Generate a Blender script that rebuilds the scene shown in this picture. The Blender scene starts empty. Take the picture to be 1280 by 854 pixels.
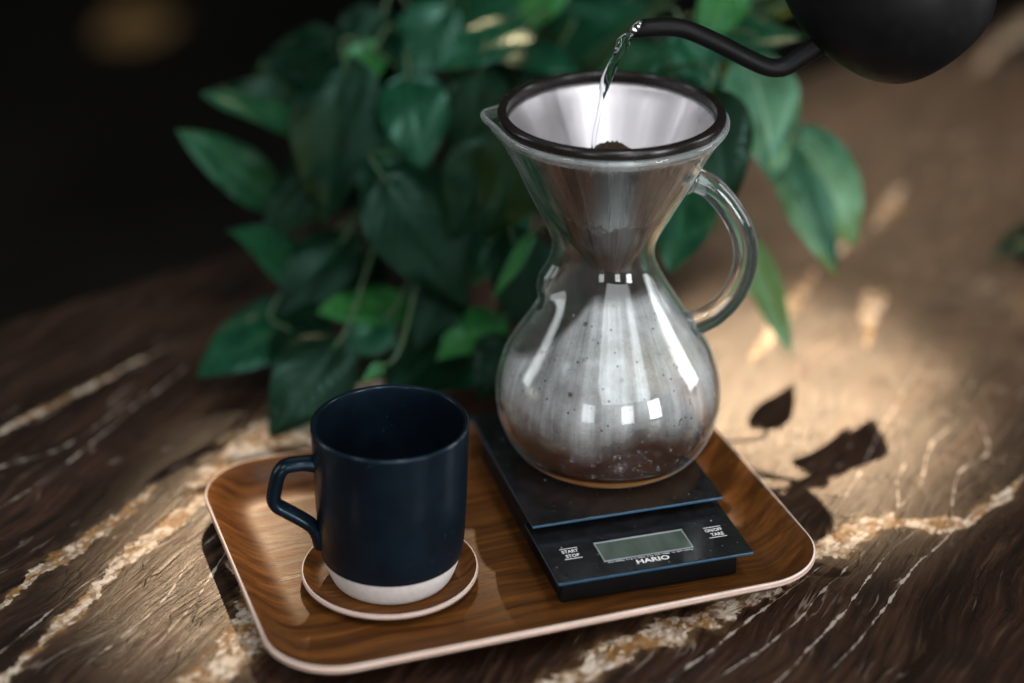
import bpy, bmesh, math, random
import numpy as np
from mathutils import Vector, Matrix, Euler
random.seed(7)
rng = np.random.default_rng(7)
PI = math.pi
scene = bpy.context.scene
COL = scene.collection
D = bpy.data

# ------------------------------------------------------------------ camera
cam = D.cameras.new('camera')
cam_o = D.objects.new('camera', cam)
COL.objects.link(cam_o)
cam_o.location = (0, -1.3118, 0.7686)
cam_o.rotation_euler = (math.radians(90 - 16.0), 0, 0)
cam.sensor_width = 36
cam.lens = 82.35
cam.shift_y = -551.8 / 1280
cam.clip_start = 0.05
cam.clip_end = 60
cam.dof.use_dof = True
cam.dof.focus_distance = 1.378
cam.dof.aperture_fstop = 1.75
scene.camera = cam_o

# ------------------------------------------------------------------ world
world = D.worlds.new('World')
scene.world = world
world.use_nodes = True
bg = world.node_tree.nodes['Background']
bg.inputs[0].default_value = (0.80, 0.95, 0.85, 1)
bg.inputs[1].default_value = 0.025

# ------------------------------------------------------------------ lamps
def aim(o, target):
    o.rotation_euler = (Vector(target) - o.location).to_track_quat('-Z', 'Y').to_euler()

def area(name, loc, target, sx, sy, watts, col):
    l = D.lights.new(name, 'AREA')
    l.shape = 'RECTANGLE'
    l.size, l.size_y, l.energy, l.color = sx, sy, watts, col
    o = D.objects.new(name, l)
    COL.objects.link(o)
    o.location = loc
    aim(o, target)
    return o

def beam(name, target, radius, watts, blend, col=(1, 0.71, 0.44), dist=6.0, elev=41, az=0):
    """sunlight that reaches the table through a gap: a far, narrow spot lamp"""
    l = D.lights.new(name, 'SPOT')
    l.energy, l.color = watts, col
    l.spot_size = 2 * math.atan(radius / dist)
    l.spot_blend = blend
    l.shadow_soft_size = 0.035
    o = D.objects.new(name, l)
    COL.objects.link(o)
    e, a = math.radians(elev), math.radians(az)
    o.location = Vector(target) + dist * Vector((math.sin(a) * math.cos(e), math.cos(a) * math.cos(e), math.sin(e)))
    aim(o, target)
    return o

COOL = (0.96, 0.97, 1.0)
# daylight from the open side behind the camera, three window panes, a weak skylight, a side window
area('open_daylight', (0.85, -2.65, 1.95), (0.03, 0.0, 0.15), 3.1, 2.0, 60, COOL)
for az, el, sx, sy, pw in ((18, 62, 0.35, 0.75, 25), (-55, 48, 0.25, 0.8, 14)):  # two narrow lamps added high up for crisp highlights, not real windows
    a, e = math.radians(az), math.radians(el)
    area('highlight_lamp', (0.06 + 2.6 * math.sin(a) * math.cos(e), -2.6 * math.cos(a) * math.cos(e), 0.12 + 2.6 * math.sin(e)), (0.03, 0.0, 0.12), sx, sy, pw, COOL)
for az, el, pw in ((-22, 5, 9), (17, 4, 14), (45, 5, 46)):
    a = math.radians(az)
    area('window_light', (0.06 + 3.0 * math.sin(a), -3.0 * math.cos(a), 0.12 + 3.0 * math.sin(math.radians(el))), (0.06, 0.0, 0.12), 0.62, 0.95, pw, COOL)
area('skylight', (-0.5, 1.5, 2.1), (-0.05, 0.15, 0.1), 1.1, 0.9, 2, (0.70, 0.97, 1.0))
area('left_window', (-1.9, 0.25, 0.75), (0.0, 0.0, 0.12), 0.4, 1.2, 7, COOL)
area('side_window', (2.3, 0.3, 0.75), (0.06, 0.0, 0.12), 0.7, 1.3, 26, COOL)
beam('sun_right', (0.20, 0.13, 0.0), 0.130, 7600, 0.95)
beam('sun_left', (-0.18, -0.08, 0.0), 0.080, 2200, 0.9)
beam('sun_far', (0.40, 0.46, 0.0), 0.32, 1150, 1.0)
beam('sun_leaf', (-0.175, 0.225, 0.175), 0.026, 1300, 0.6)
beam('sun_leaf', (0.000, 0.225, 0.235), 0.024, 700, 0.7)

scene.view_settings.view_transform = 'Standard'
scene.view_settings.look = 'None'
scene.view_settings.exposure = 0
scene.view_settings.gamma = 1
cy = scene.cycles
scene.render.engine = 'CYCLES'
cy.use_denoising = True
cy.max_bounces = 14
cy.transparent_max_bounces = 24
cy.transmission_bounces = 12
cy.glossy_bounces = 6
cy.diffuse_bounces = 4
cy.sample_clamp_indirect = 8
cy.caustics_refractive = True
cy.caustics_reflective = True
cy.blur_glossy = 0.3

# ------------------------------------------------------------------ helpers
def link(name, mesh, parent=None, mats=()):
    o = D.objects.new(name, mesh)
    COL.objects.link(o)
    for m in mats:
        mesh.materials.append(m)
    if parent:
        o.parent = parent
    return o

def tag(o, label=None, cat=None, group=None, kind=None):
    for k, v in (('label', label), ('category', cat), ('group', group), ('kind', kind)):
        if v:
            o[k] = v
    return o

def empty(name, loc, rz=0, rx=0, ry=0):
    o = D.objects.new(name, None)
    COL.objects.link(o)
    o.location = loc
    o.rotation_euler = (rx, ry, rz)
    o.empty_display_size = 0.02
    return o

def mesh_from(verts, faces, smooth=True, mat_idx=None):
    me = D.meshes.new('mesh')
    me.from_pydata([tuple(map(float, v)) for v in verts], [], faces)
    if smooth:
        me.polygons.foreach_set('use_smooth', [True] * len(me.polygons))
    if mat_idx is not None:
        me.polygons.foreach_set('material_index', mat_idx)
    me.update()
    return me

def loft(rings, close_start=False, close_end=False, loop=False, midx=None, smooth=True):
    """rings: list of equally long closed rings of points"""
    n = len(rings[0])
    verts = [p for r in rings for p in r]
    faces, mi = [], []
    m = len(rings)
    for i in range(m if loop else m - 1):
        a, b = i * n, ((i + 1) % m) * n
        for j in range(n):
            k = (j + 1) % n
            faces.append((a + j, a + k, b + k, b + j))
            mi.append(midx[i] if midx else 0)
    if close_start:
        faces.append(tuple(range(n - 1, -1, -1)))
        mi.append(midx[0] if midx else 0)
    if close_end:
        faces.append(tuple(range((m - 1) * n, m * n)))
        mi.append(midx[-1] if midx else 0)
    return mesh_from(verts, faces, smooth, mi)

def circle(r, z, n=96, c=(0, 0)):
    return [(c[0] + r * math.cos(2 * PI * i / n), c[1] + r * math.sin(2 * PI * i / n), z) for i in range(n)]

def revolve(profile, n=96, **kw):
    return loft([circle(r, z, n) for r, z in profile], **kw)

def smooth_path(pts, per=8):
    """Catmull-Rom through the points"""
    P = [Vector(p) for p in pts]
    P = [2 * P[0] - P[1]] + P + [2 * P[-1] - P[-2]]
    out = []
    for i in range(1, len(P) - 2):
        for k in range(per):
            t = k / per
            a, b, c, d = P[i - 1], P[i], P[i + 1], P[i + 2]
            out.append(0.5 * ((2 * b) + (c - a) * t + (2 * a - 5 * b + 4 * c - d) * t * t + (3 * b - a - 3 * c + d) * t ** 3))
    out.append(P[-2])
    return out

def interp(pts, per=6):
    """smooth (r, z) profile through the given points"""
    return [(p.x, p.y) for p in smooth_path([(a, b, 0) for a, b in pts], per)]

def tube_rings(path, radius, n=16, ref=(0, 1, 0), squash=1.0):
    rings = []
    path = [Vector(p) for p in path]
    m = len(path)
    ref = Vector(ref)
    for i, p in enumerate(path):
        t = (path[min(i + 1, m - 1)] - path[max(i - 1, 0)]).normalized()
        u = ref - t * ref.dot(t)
        u.normalize()
        v = t.cross(u)
        r = radius(i / (m - 1)) if callable(radius) else radius
        rings.append([p + r * (math.cos(2 * PI * k / n) * u + squash * math.sin(2 * PI * k / n) * v) for k in range(n)])
    return rings

def tube(path, radius, n=16, ref=(0, 1, 0), squash=1.0, caps=True):
    return loft(tube_rings(path, radius, n, ref, squash), caps, caps)

def box_mesh(x0, x1, y0, y1, z0, z1, bev=0.0, seg=3):
    bm = bmesh.new()
    bmesh.ops.create_cube(bm, size=1)
    for v in bm.verts:
        v.co = ((x0 + x1) / 2 + v.co.x * (x1 - x0), (y0 + y1) / 2 + v.co.y * (y1 - y0), (z0 + z1) / 2 + v.co.z * (z1 - z0))
    if bev:
        bmesh.ops.bevel(bm, geom=list(bm.edges), offset=bev, segments=seg, profile=0.5, affect='EDGES')
    me = D.meshes.new('mesh')
    bm.to_mesh(me)
    bm.free()
    return me

def rrect(hx, hy, r, z, n=14):
    """rounded rectangle ring"""
    out = []
    r = max(r, 0.002)
    for cx, cy_, a0 in ((hx - r, hy - r, 0), (-hx + r, hy - r, 90), (-hx + r, -hy + r, 180), (hx - r, -hy + r, 270)):
        for i in range(n):
            a = math.radians(a0 + 90 * i / (n - 1))
            out.append((cx + r * math.cos(a), cy_ + r * math.sin(a), z))
    return out

# ------------------------------------------------------------------ node helpers
class NT:
    def __init__(self, name):
        self.m = D.materials.new(name)
        self.m.use_nodes = True
        self.t = self.m.node_tree
        self.t.nodes.clear()
        self.out = self.t.nodes.new('ShaderNodeOutputMaterial')
    def n(self, typ, props=None, **ins):
        nd = self.t.nodes.new('ShaderNode' + typ)
        for k, v in (props or {}).items():
            setattr(nd, k, v)
        for k, v in ins.items():
            key = int(k[1:]) if k[0] == 'i' and k[1:].isdigit() else k.replace('_', ' ')
            self.set(nd.inputs[key], v)
        return nd
    def set(self, sock, v):
        if hasattr(v, 'is_output'):
            self.t.links.new(v, sock)
        elif hasattr(v, 'outputs'):
            self.t.links.new(v.outputs[0], sock)
        else:
            if isinstance(v, (tuple, list)) and len(v) == 3 and sock.type == 'RGBA':
                v = (*v, 1)
            sock.default_value = v
    def math(self, op, a, b=0.0, c=None, clamp=False):
        nd = self.n('Math', {'operation': op, 'use_clamp': clamp}, i0=a, i1=b)
        if c is not None:
            self.set(nd.inputs[2], c)
        return nd.outputs[0]
    def mix(self, f, a, b):
        nd = self.n('Mix', {'data_type': 'RGBA'})
        self.set(nd.inputs[0], f)
        self.set(nd.inputs[6], a)
        self.set(nd.inputs[7], b)
        return nd.outputs[2]
    def step(self, x, lo, hi, a=0.0, b=1.0):
        nd = self.n('MapRange', {'interpolation_type': 'SMOOTHSTEP'}, i0=x, i1=lo, i2=hi, i3=a, i4=b)
        return nd.outputs[0]
    def noise(self, vec, scale, detail=4, rough=0.55, dist=0.0):
        nd = self.n('TexNoise', None, Scale=scale, Detail=detail, Roughness=rough, Distortion=dist)
        if vec is not None:
            self.set(nd.inputs['Vector'], vec)
        return nd
    def coord(self):
        return self.n('TexCoord').outputs['Object']
    def mapping(self, vec, rot=(0, 0, 0), scale=(1, 1, 1), loc=(0, 0, 0)):
        return self.n('Mapping', None, Vector=vec, Rotation=rot, Scale=scale, Location=loc).outputs[0]
    def attr(self, name):
        return self.n('Attribute', {'attribute_name': name}).outputs['Fac']
    def bump(self, h, strength=0.5, dist=0.001):
        return self.n('Bump', None, Height=h, Strength=strength, Distance=dist).outputs[0]
    def pbsdf(self, **ins):
        return self.n('BsdfPrincipled', None, **ins)
    def done(self, sh):
        self.set(self.out.inputs['Surface'], sh)
        return self.m

def plain(name, col, rough, metal=0.0, var=0.15, scale=60, bump=0.0, bscale=400, coat=0.0, spec=0.5):
    T = NT(name)
    c = T.coord()
    nz = T.noise(c, scale, 5)
    f = T.step(nz.outputs[0], 0.3, 0.7)
    dark = tuple(x * (1 - var) for x in col)
    lite = tuple(min(1, x * (1 + var)) for x in col)
    ins = dict(Base_Color=T.mix(f, dark, lite), Metallic=metal,
               Roughness=T.step(T.noise(c, scale * 2.3, 4).outputs[0], 0.25, 0.75, max(rough - 0.06, 0.02), rough + 0.06))
    ins['Specular_IOR_Level'] = spec
    if bump:
        ins['Normal'] = T.bump(T.noise(c, bscale, 4).outputs[0], bump, 0.0006)
    if coat:
        ins['Coat_Weight'] = coat
    return T.done(T.pbsdf(**ins))

# ------------------------------------------------------------------ materials
def walnut(name, dark=(0.052, 0.018, 0.0045), lite=(0.180, 0.064, 0.012), ang=0.0):
    T = NT(name)
    c = T.coord()
    warp = T.noise(c, 9, 2)
    cv = T.n('VectorMath', {'operation': 'MULTIPLY_ADD'}, i0=warp.outputs['Color'], i1=(0.0, 0.030, 0.0), i2=c).outputs[0]
    g1 = T.noise(T.mapping(cv, scale=(8, 230, 60)), 1.0, 4, 0.55)
    g2 = T.noise(T.mapping(cv, scale=(22, 900, 200)), 1.0, 3, 0.6)
    rings = T.n('TexWave', {'wave_type': 'BANDS', 'bands_direction': 'Y'}, Vector=T.mapping(cv, scale=(0.35, 1, 1)), Scale=17.0,
                Distortion=5.0, Detail=3.0, Detail_Scale=1.2)
    f = T.math('ADD', T.math('MULTIPLY', g1.outputs[0], 0.80), T.math('MULTIPLY', rings.outputs[1], 0.10))
    f = T.math('ADD', f, T.math('MULTIPLY', T.math('SUBTRACT', g2.outputs[0], 0.5), 0.60))
    base = T.mix(T.step(f, 0.22, 0.78), dark, lite)
    # short dark pores along the grain
    pores = T.noise(T.mapping(c, scale=(70, 1900, 400)), 1.0, 2, 0.5)
    pm = T.step(pores.outputs[0], 0.64, 0.72)
    base = T.mix(T.math('MULTIPLY', pm, 0.55), base, tuple(x * 0.3 for x in dark))
    fig = T.noise(T.mapping(c, scale=(42, 7, 7)), 1.0, 3)
    base = T.mix(T.step(fig.outputs[0], 0.35, 0.75, 0.0, 0.35), base, dark)
    h = T.math('SUBTRACT', g2.outputs[0], T.math('MULTIPLY', pm, 0.6))
    return T.done(T.pbsdf(Base_Color=base, Roughness=T.step(g1.outputs[0], 0.2, 0.8, 0.34, 0.50), Normal=T.bump(h, 0.30, 0.0004),
                          Specular_IOR_Level=0.22))

def plywood_edge(name):
    T = NT(name)
    c = T.coord()
    nz = T.noise(T.mapping(c, scale=(60, 60, 900)), 1.0, 3)
    z = T.n('SeparateXYZ', None, Vector=c).outputs[2]
    col = T.mix(T.step(nz.outputs[0], 0.3, 0.7), (0.60, 0.49, 0.42), (0.72, 0.61, 0.53))
    return T.done(T.pbsdf(Base_Color=col, Roughness=0.55))

M = {}
M['walnut'] = walnut('walnut_veneer')
M['ply_light'] = plywood_edge('plywood_edge_pale')
M['ply_red'] = plain('plywood_edge_red', (0.40, 0.25, 0.19), 0.5)
M['black_plastic'] = plain('black_plastic', (0.006, 0.006, 0.006), 0.45, spec=0.2, bump=0.15, bscale=1500)
M['scale_top'] = plain('black_acrylic', (0.010, 0.010, 0.011), 0.22, var=0.3, scale=90)
M['acrylic_edge'] = plain('acrylic_plate_edge', (0.025, 0.070, 0.115), 0.15)
M['print_white'] = plain('white_print', (0.80, 0.80, 0.80), 0.5, var=0.03)
M['rubber'] = plain('black_rubber', (0.010, 0.008, 0.007), 0.24, spec=0.35, bump=0.05)
M['kettle_black'] = plain('matte_black_enamel', (0.004, 0.004, 0.0042), 0.46, spec=0.13, bump=0.08, bscale=900)
M['spout_steel'] = plain('bare_steel', (0.70, 0.69, 0.68), 0.18, metal=1.0)
M['clay_band'] = plain('unglazed_clay', (0.62, 0.57, 0.53), 0.8, var=0.06, scale=300, bump=0.2, bscale=1500)
M['terracotta'] = plain('dark_terracotta', (0.040, 0.016, 0.009), 0.8, bump=0.3)
M['soil'] = plain('potting_soil', (0.012, 0.008, 0.005), 0.95, var=0.5, bump=0.8)
M['floor'] = plain('dark_floorboards', (0.010, 0.009, 0.007), 0.9, spec=0.08, var=0.4, scale=2)
M['warm_spot_leaf'] = plain('ochre_warm_spot', (0.17, 0.095, 0.028), 0.7)
M['grounds'] = plain('wet_coffee_grounds', (0.030, 0.013, 0.005), 0.55, var=0.6, scale=700, bump=0.9, bscale=900)

def navy_glaze():
    T = NT('navy_glaze')
    c = T.coord()
    sp = T.n('TexVoronoi', None, Vector=c, Scale=420.0)
    pick = T.n('TexWhiteNoise', {'noise_dimensions': '3D'}, Vector=sp.outputs['Position']).outputs[0]
    dot = T.math('MULTIPLY', T.step(sp.outputs['Distance'], 0.08, 0.20, 1, 0), T.step(pick, 0.90, 0.93))
    cloud = T.noise(c, 38, 4)
    base = T.mix(T.step(cloud.outputs[0], 0.3, 0.7), (0.0022, 0.0036, 0.006), (0.003, 0.006, 0.010))
    base = T.mix(T.math('MULTIPLY', dot, 0.55), base, (0.03, 0.10, 0.15))
    h = T.noise(c, 260, 3)
    return T.done(T.pbsdf(Base_Color=base, Roughness=T.step(cloud.outputs[0], 0.25, 0.75, 0.40, 0.50), Specular_IOR_Level=0.20, Specular_Tint=(0.25, 0.68, 1.0, 1), Coat_Weight=0.30, Coat_Roughness=0.16,
                          Normal=T.bump(h.outputs[0], 0.08, 0.0005)))
M['navy'] = navy_glaze()

def brushed_steel(name, lo, hi, amt):
    T = NT(name)
    c = T.coord()
    xyz = T.n('SeparateXYZ', None, Vector=c)
    ang = T.math('ARCTAN2', xyz.outputs[1], xyz.outputs[0])
    v = T.n('CombineXYZ', None, X=ang, Y=T.math('MULTIPLY', xyz.outputs[2], 6.0), Z=0.0)
    st = T.noise(T.mapping(v, scale=(9, 1, 1)), 1.0, 4, 0.6)
    holes = T.n('TexVoronoi', None, Vector=T.mapping(v, scale=(330, 330, 1)), Scale=1.0)
    hm = T.step(holes.outputs['Distance'], 0.25, 0.4, 1, 0)
    # coffee film near the tip
    low = T.step(xyz.outputs[2], -0.080, -0.030, 1, 0)
    nz = T.noise(c, 120, 5, 0.65)
    stain = T.math('MULTIPLY', T.step(T.math('ADD', nz.outputs[0], T.math('MULTIPLY', T.math('SUBTRACT', low, 0.36), 1.0)), 0.48, 0.72), amt)
    bc = T.mix(T.math('MULTIPLY', hm, 0.35), (0.60, 0.58, 0.59), (0.26, 0.25, 0.25))
    bc = T.mix(stain, bc, (0.055, 0.026, 0.012))
    met = T.step(stain, 0.1, 0.9, 1.0, 0.2)
    return T.done(T.pbsdf(Base_Color=bc, Metallic=met, Roughness=T.step(st.outputs[0], 0.3, 0.7, lo, hi),
                          Normal=T.bump(T.math('ADD', st.outputs[0], T.math('MULTIPLY', hm, -0.2)), 0.10, 0.0008)))
M['steel'] = brushed_steel('perforated_steel', 0.36, 0.52, 0.85)
M['steel_outer'] = brushed_steel('perforated_steel_outside', 0.20, 0.32, 0.95)

def solid_glass(name, col, ior, rough=0.0):
    T = NT(name)
    return T.done(T.n('BsdfGlass', None, Color=col, IOR=ior, Roughness=rough))
M['glass_solid'] = solid_glass('clear_glass', (0.96, 0.985, 0.975), 1.48)
M['water'] = solid_glass('water', (0.97, 0.99, 1.0), 1.333)

def edge_glow_glass(name, edge, flat):
    """glass with white mixed into its colour to paint bright edge highlights"""
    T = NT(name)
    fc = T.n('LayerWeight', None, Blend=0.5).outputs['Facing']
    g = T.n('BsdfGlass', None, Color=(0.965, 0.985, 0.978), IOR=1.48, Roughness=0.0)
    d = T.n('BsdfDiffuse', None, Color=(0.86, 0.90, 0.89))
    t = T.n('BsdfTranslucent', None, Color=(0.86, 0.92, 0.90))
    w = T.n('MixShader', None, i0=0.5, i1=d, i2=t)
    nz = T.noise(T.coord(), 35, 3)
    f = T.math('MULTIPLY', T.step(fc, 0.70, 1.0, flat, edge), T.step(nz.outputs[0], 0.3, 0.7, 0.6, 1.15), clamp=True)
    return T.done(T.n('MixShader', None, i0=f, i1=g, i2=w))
M['glass_wall'] = edge_glow_glass('carafe_glass', 0.42, 0.008)
M['glass_rim'] = edge_glow_glass('carafe_rim_glass', 0.60, 0.30)  # whole rim bead whitened to paint its bright highlight line
M['glass_handle'] = edge_glow_glass('carafe_handle_glass', 0.50, 0.035)

def fog():
    T = NT('condensation_film')
    c = T.coord()
    f = T.attr('fog')
    xyz = T.n('SeparateXYZ', None, Vector=c)
    ang = T.math('ARCTAN2', xyz.outputs[1], xyz.outputs[0])
    v = T.n('CombineXYZ', None, X=ang, Y=T.math('MULTIPLY', xyz.outputs[2], 5.0), Z=0.0)
    streak = T.noise(T.mapping(v, scale=(5, 1.0, 1)), 1.0, 4, 0.55)
    fine = T.noise(c, 950, 3, 0.6)
    blot = T.noise(c, 55, 5, 0.65)
    d = T.math('MULTIPLY', f, T.step(streak.outputs[0], 0.25, 0.75, 0.36, 1.20))
    d = T.math('MULTIPLY', d, T.step(fine.outputs[0], 0.25, 0.70, 0.88, 1.05))
    d = T.math('ADD', d, T.math('MULTIPLY', T.math('SUBTRACT', blot.outputs[0], 0.5), T.math('MULTIPLY', f, 1.2)))
    # beads that have wiped the film away
    for sc, keep, r1 in ((170.0, 0.945, 0.30), (380.0, 0.90, 0.36)):
        vo = T.n('TexVoronoi', None, Vector=c, Scale=sc)
        pk = T.n('TexWhiteNoise', {'noise_dimensions': '3D'}, Vector=vo.outputs['Position']).outputs[0]
        hole = T.math('MULTIPLY', T.step(vo.outputs['Distance'], r1 * 0.7, r1, 1, 0), T.step(pk, keep, keep + 0.03))
        d = T.math('MULTIPLY', d, T.math('SUBTRACT', 1.0, T.math('MULTIPLY', hole, 0.6)))
    d = T.math('MULTIPLY', d, 1.0, clamp=True)
    df = T.n('BsdfDiffuse', None, Color=(0.97, 0.94, 0.96))
    tl = T.n('BsdfTranslucent', None, Color=(0.97, 0.94, 0.96))
    gl = T.n('BsdfGlossy', None, Color=(0.9, 0.9, 0.9), Roughness=0.35)
    w = T.n('MixShader', None, i0=0.35, i1=df, i2=tl)
    w = T.n('MixShader', None, i0=0.12, i1=w, i2=gl)
    tr = T.n('BsdfTransparent', None, Color=(1, 1, 1))
    return T.done(T.n('MixShader', None, i0=d, i1=tr, i2=w))
M['fog'] = fog()

def coffee_mat():
    T = NT('coffee')
    c = T.coord()
    z = T.n('SeparateXYZ', None, Vector=c).outputs[2]
    fc = T.n('LayerWeight', None, Blend=0.5).outputs['Facing']
    tr = T.n('BsdfTransparent', None, Color=(0.62, 0.27, 0.06))
    gl = T.n('BsdfGlossy', None, Color=(1, 1, 1), Roughness=0.02)
    df = T.n('BsdfDiffuse', None, Color=T.mix(T.step(z, 0.0095, 0.0135), (0.75, 0.35, 0.080), (0.07, 0.024, 0.006)))  # bright amber low band: window light through the coffee, put into its colour
    b = T.n('MixShader', None, i0=T.step(z, 0.0095, 0.0135, 0.85, 0.5), i1=tr, i2=df)
    return T.done(T.n('MixShader', None, i0=T.math('ADD', T.math('MULTIPLY', T.math('POWER', fc, 5.0), 0.85), 0.025), i1=b, i2=gl))
M['coffee'] = coffee_mat()

def coffee_film_mat():
    """thin brown film left on the lower glass"""
    T = NT('coffee_film')
    c = T.coord()
    f = T.attr('fog')
    nz = T.noise(c, 70, 5, 0.6)
    d = T.math('MULTIPLY', T.step(T.math('ADD', nz.outputs[0], T.math('SUBTRACT', f, 0.55)), 0.30, 0.75), 0.80)
    a = T.n('BsdfTransparent', None, Color=(1, 1, 1))
    b = T.n('BsdfTransparent', None, Color=(0.50, 0.20, 0.055))
    e = T.n('BsdfDiffuse', None, Color=(0.24, 0.085, 0.015))
    g = T.n('MixShader', None, i0=0.28, i1=b, i2=e)
    return T.done(T.n('MixShader', None, i0=d, i1=a, i2=g))
M['coffee_film'] = coffee_film_mat()

def lcd():
    T = NT('lcd_glass')
    c = T.coord()
    nz = T.noise(T.mapping(c, scale=(60, 25, 10)), 1.0, 3)
    col = T.mix(T.step(nz.outputs[0], 0.3, 0.7), (0.045, 0.065, 0.052), (0.085, 0.11, 0.09))
    return T.done(T.pbsdf(Base_Color=col, Roughness=0.16))
M['lcd'] = lcd()

def leaf_mat(name, dark, lite, mid, rough=0.26, spec=0.24):
    T = NT(name)
    uv = T.n('UVMap').outputs[0]
    xy = T.n('SeparateXYZ', None, Vector=uv)
    t, s = xy.outputs[0], T.math('ABSOLUTE', T.math('SUBTRACT', xy.outputs[1], 0.5))
    ph = T.math('SUBTRACT', T.math('MULTIPLY', t, 9.0), T.math('MULTIPLY', s, 7.0))
    vein = T.math('ABSOLUTE', T.math('SINE', T.math('MULTIPLY', ph, PI)))
    side = T.step(vein, 0.0, 0.28, 1, 0)
    rib = T.step(s, 0.012, 0.035, 1, 0)
    c = T.coord()
    nz = T.noise(c, 55, 4)
    base = T.mix(T.step(nz.outputs[0], 0.3, 0.7), dark, lite)
    # young pothos leaves carry paler flecks that follow the side veins
    fl = T.noise(T.mapping(uv, scale=(14, 5, 1)), 1.0, 4)
    base = T.mix(T.step(fl.outputs[0], 0.62, 0.75, 0.0, 0.45), base, mid)
    base = T.mix(T.math('MULTIPLY', side, 0.22), base, mid)
    base = T.mix(T.math('MULTIPLY', rib, 0.7), base, mid)
    h = T.math('ADD', T.math('MULTIPLY', T.math('POWER', vein, 0.5), 0.8), T.math('MULTIPLY', nz.outputs[0], 0.5))
    nrm = T.bump(h, 0.16, 0.0010)
    p = T.pbsdf(Base_Color=base, Roughness=T.step(nz.outputs[0], 0.25, 0.75, rough - 0.06, rough + 0.08), Normal=nrm, Specular_IOR_Level=spec, Specular_Tint=(0.50, 1.0, 0.78, 1))
    tl = T.n('BsdfTranslucent', None, Color=T.mix(0.5, base, (0.16, 0.22, 0.02)), Normal=nrm)
    return T.done(T.n('MixShader', None, i0=0.22, i1=p, i2=tl))
M['leaf_shaded'] = leaf_mat('leaf_shaded', (0.0016, 0.0095, 0.0045), (0.0026, 0.015, 0.007), (0.006, 0.026, 0.012), 0.30, 0.12)  # shade inside the plant is put into this darker green
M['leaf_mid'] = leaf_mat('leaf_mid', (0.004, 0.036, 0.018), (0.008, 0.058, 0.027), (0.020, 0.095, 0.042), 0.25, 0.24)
M['leaf_young'] = leaf_mat('leaf_young', (0.016, 0.100, 0.026), (0.030, 0.150, 0.036), (0.08, 0.21, 0.055), 0.25, 0.28)
M['leaf_sun_sheen'] = leaf_mat('leaf_sun_sheen', (0.022, 0.085, 0.045), (0.045, 0.140, 0.078), (0.14, 0.25, 0.16), 0.32, 0.55)  # paler colour carries the glancing sun sheen of the right-hand leaves
M['stem'] = plain('green_stem', (0.022, 0.055, 0.016), 0.5)

# ------------------------------------------------------------------ floor
fl = link('floor', mesh_from([(-12, -6, -0.75), (12, -6, -0.75), (12, 14, -0.75), (-12, 14, -0.75)], [(0, 1, 2, 3)], False), None, [M['floor']])
tag(fl, kind='structure')

# ------------------------------------------------------------------ stone table
TA = math.radians(39.0)
TE = np.array([math.cos(TA), math.sin(TA)])
TN = np.array([-math.sin(TA), math.cos(TA)])
TP = np.array([-0.374, 0.246])

# veins of the stone: centre lines (x, y in metres) with half widths
THICK = [
    ([(-0.285, -0.20), (-0.251, -0.119), (-0.228, -0.059), (-0.201, -0.012), (-0.178, 0.055), (-0.14, 0.10), (-0.08, 0.15), (0.0, 0.20)],
     [0.002, 0.0045, 0.006, 0.008, 0.017, 0.026, 0.026, 0.012]),
    ([(-0.300, -0.125), (-0.283, -0.085), (-0.262, -0.052), (-0.240, -0.012), (-0.222, 0.03)], [0.001, 0.005, 0.0055, 0.005, 0.0]),
    ([(-0.168, -0.20), (-0.150, -0.12), (-0.165, -0.06), (-0.150, 0.0), (-0.13, 0.05)], [0.016, 0.009, 0.006, 0.006, 0.004]),
    ([(-0.02, -0.24), (0.035, -0.189), (0.072, -0.151), (0.121, -0.125), (0.155, -0.085), (0.184, -0.060), (0.210, -0.042), (0.235, -0.026), (0.268, -0.030), (0.296, -0.012), (0.33, 0.03)],
     [0.004, 0.011, 0.011, 0.009, 0.010, 0.013, 0.012, 0.008, 0.0065, 0.0075, 0.001]),
    ([(0.288, 0.415), (0.300, 0.440), (0.312, 0.468), (0.325, 0.500)], [0.0, 0.005, 0.008, 0.001]),
    ([(0.268, 0.262), (0.276, 0.29)], [0.001, 0.005]),
    ([(0.250, 0.36), (0.262, 0.385), (0.272, 0.40)], [0.0, 0.005, 0.001]),
    ([(0.44, 0.78), (0.48, 0.86), (0.53, 0.93)], [0.002, 0.010, 0.012]),
    ([(0.255, 0.215), (0.262, 0.26), (0.268, 0.30)], [0.002, 0.006, 0.002]),
    ([(0.17, 0.19), (0.20, 0.26), (0.23, 0.33)], [0.002, 0.005, 0.003]),
    ([(-0.36, 0.06), (-0.30, 0.14), (-0.24, 0.22)], [0.001, 0.003, 0.001]),
]
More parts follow.
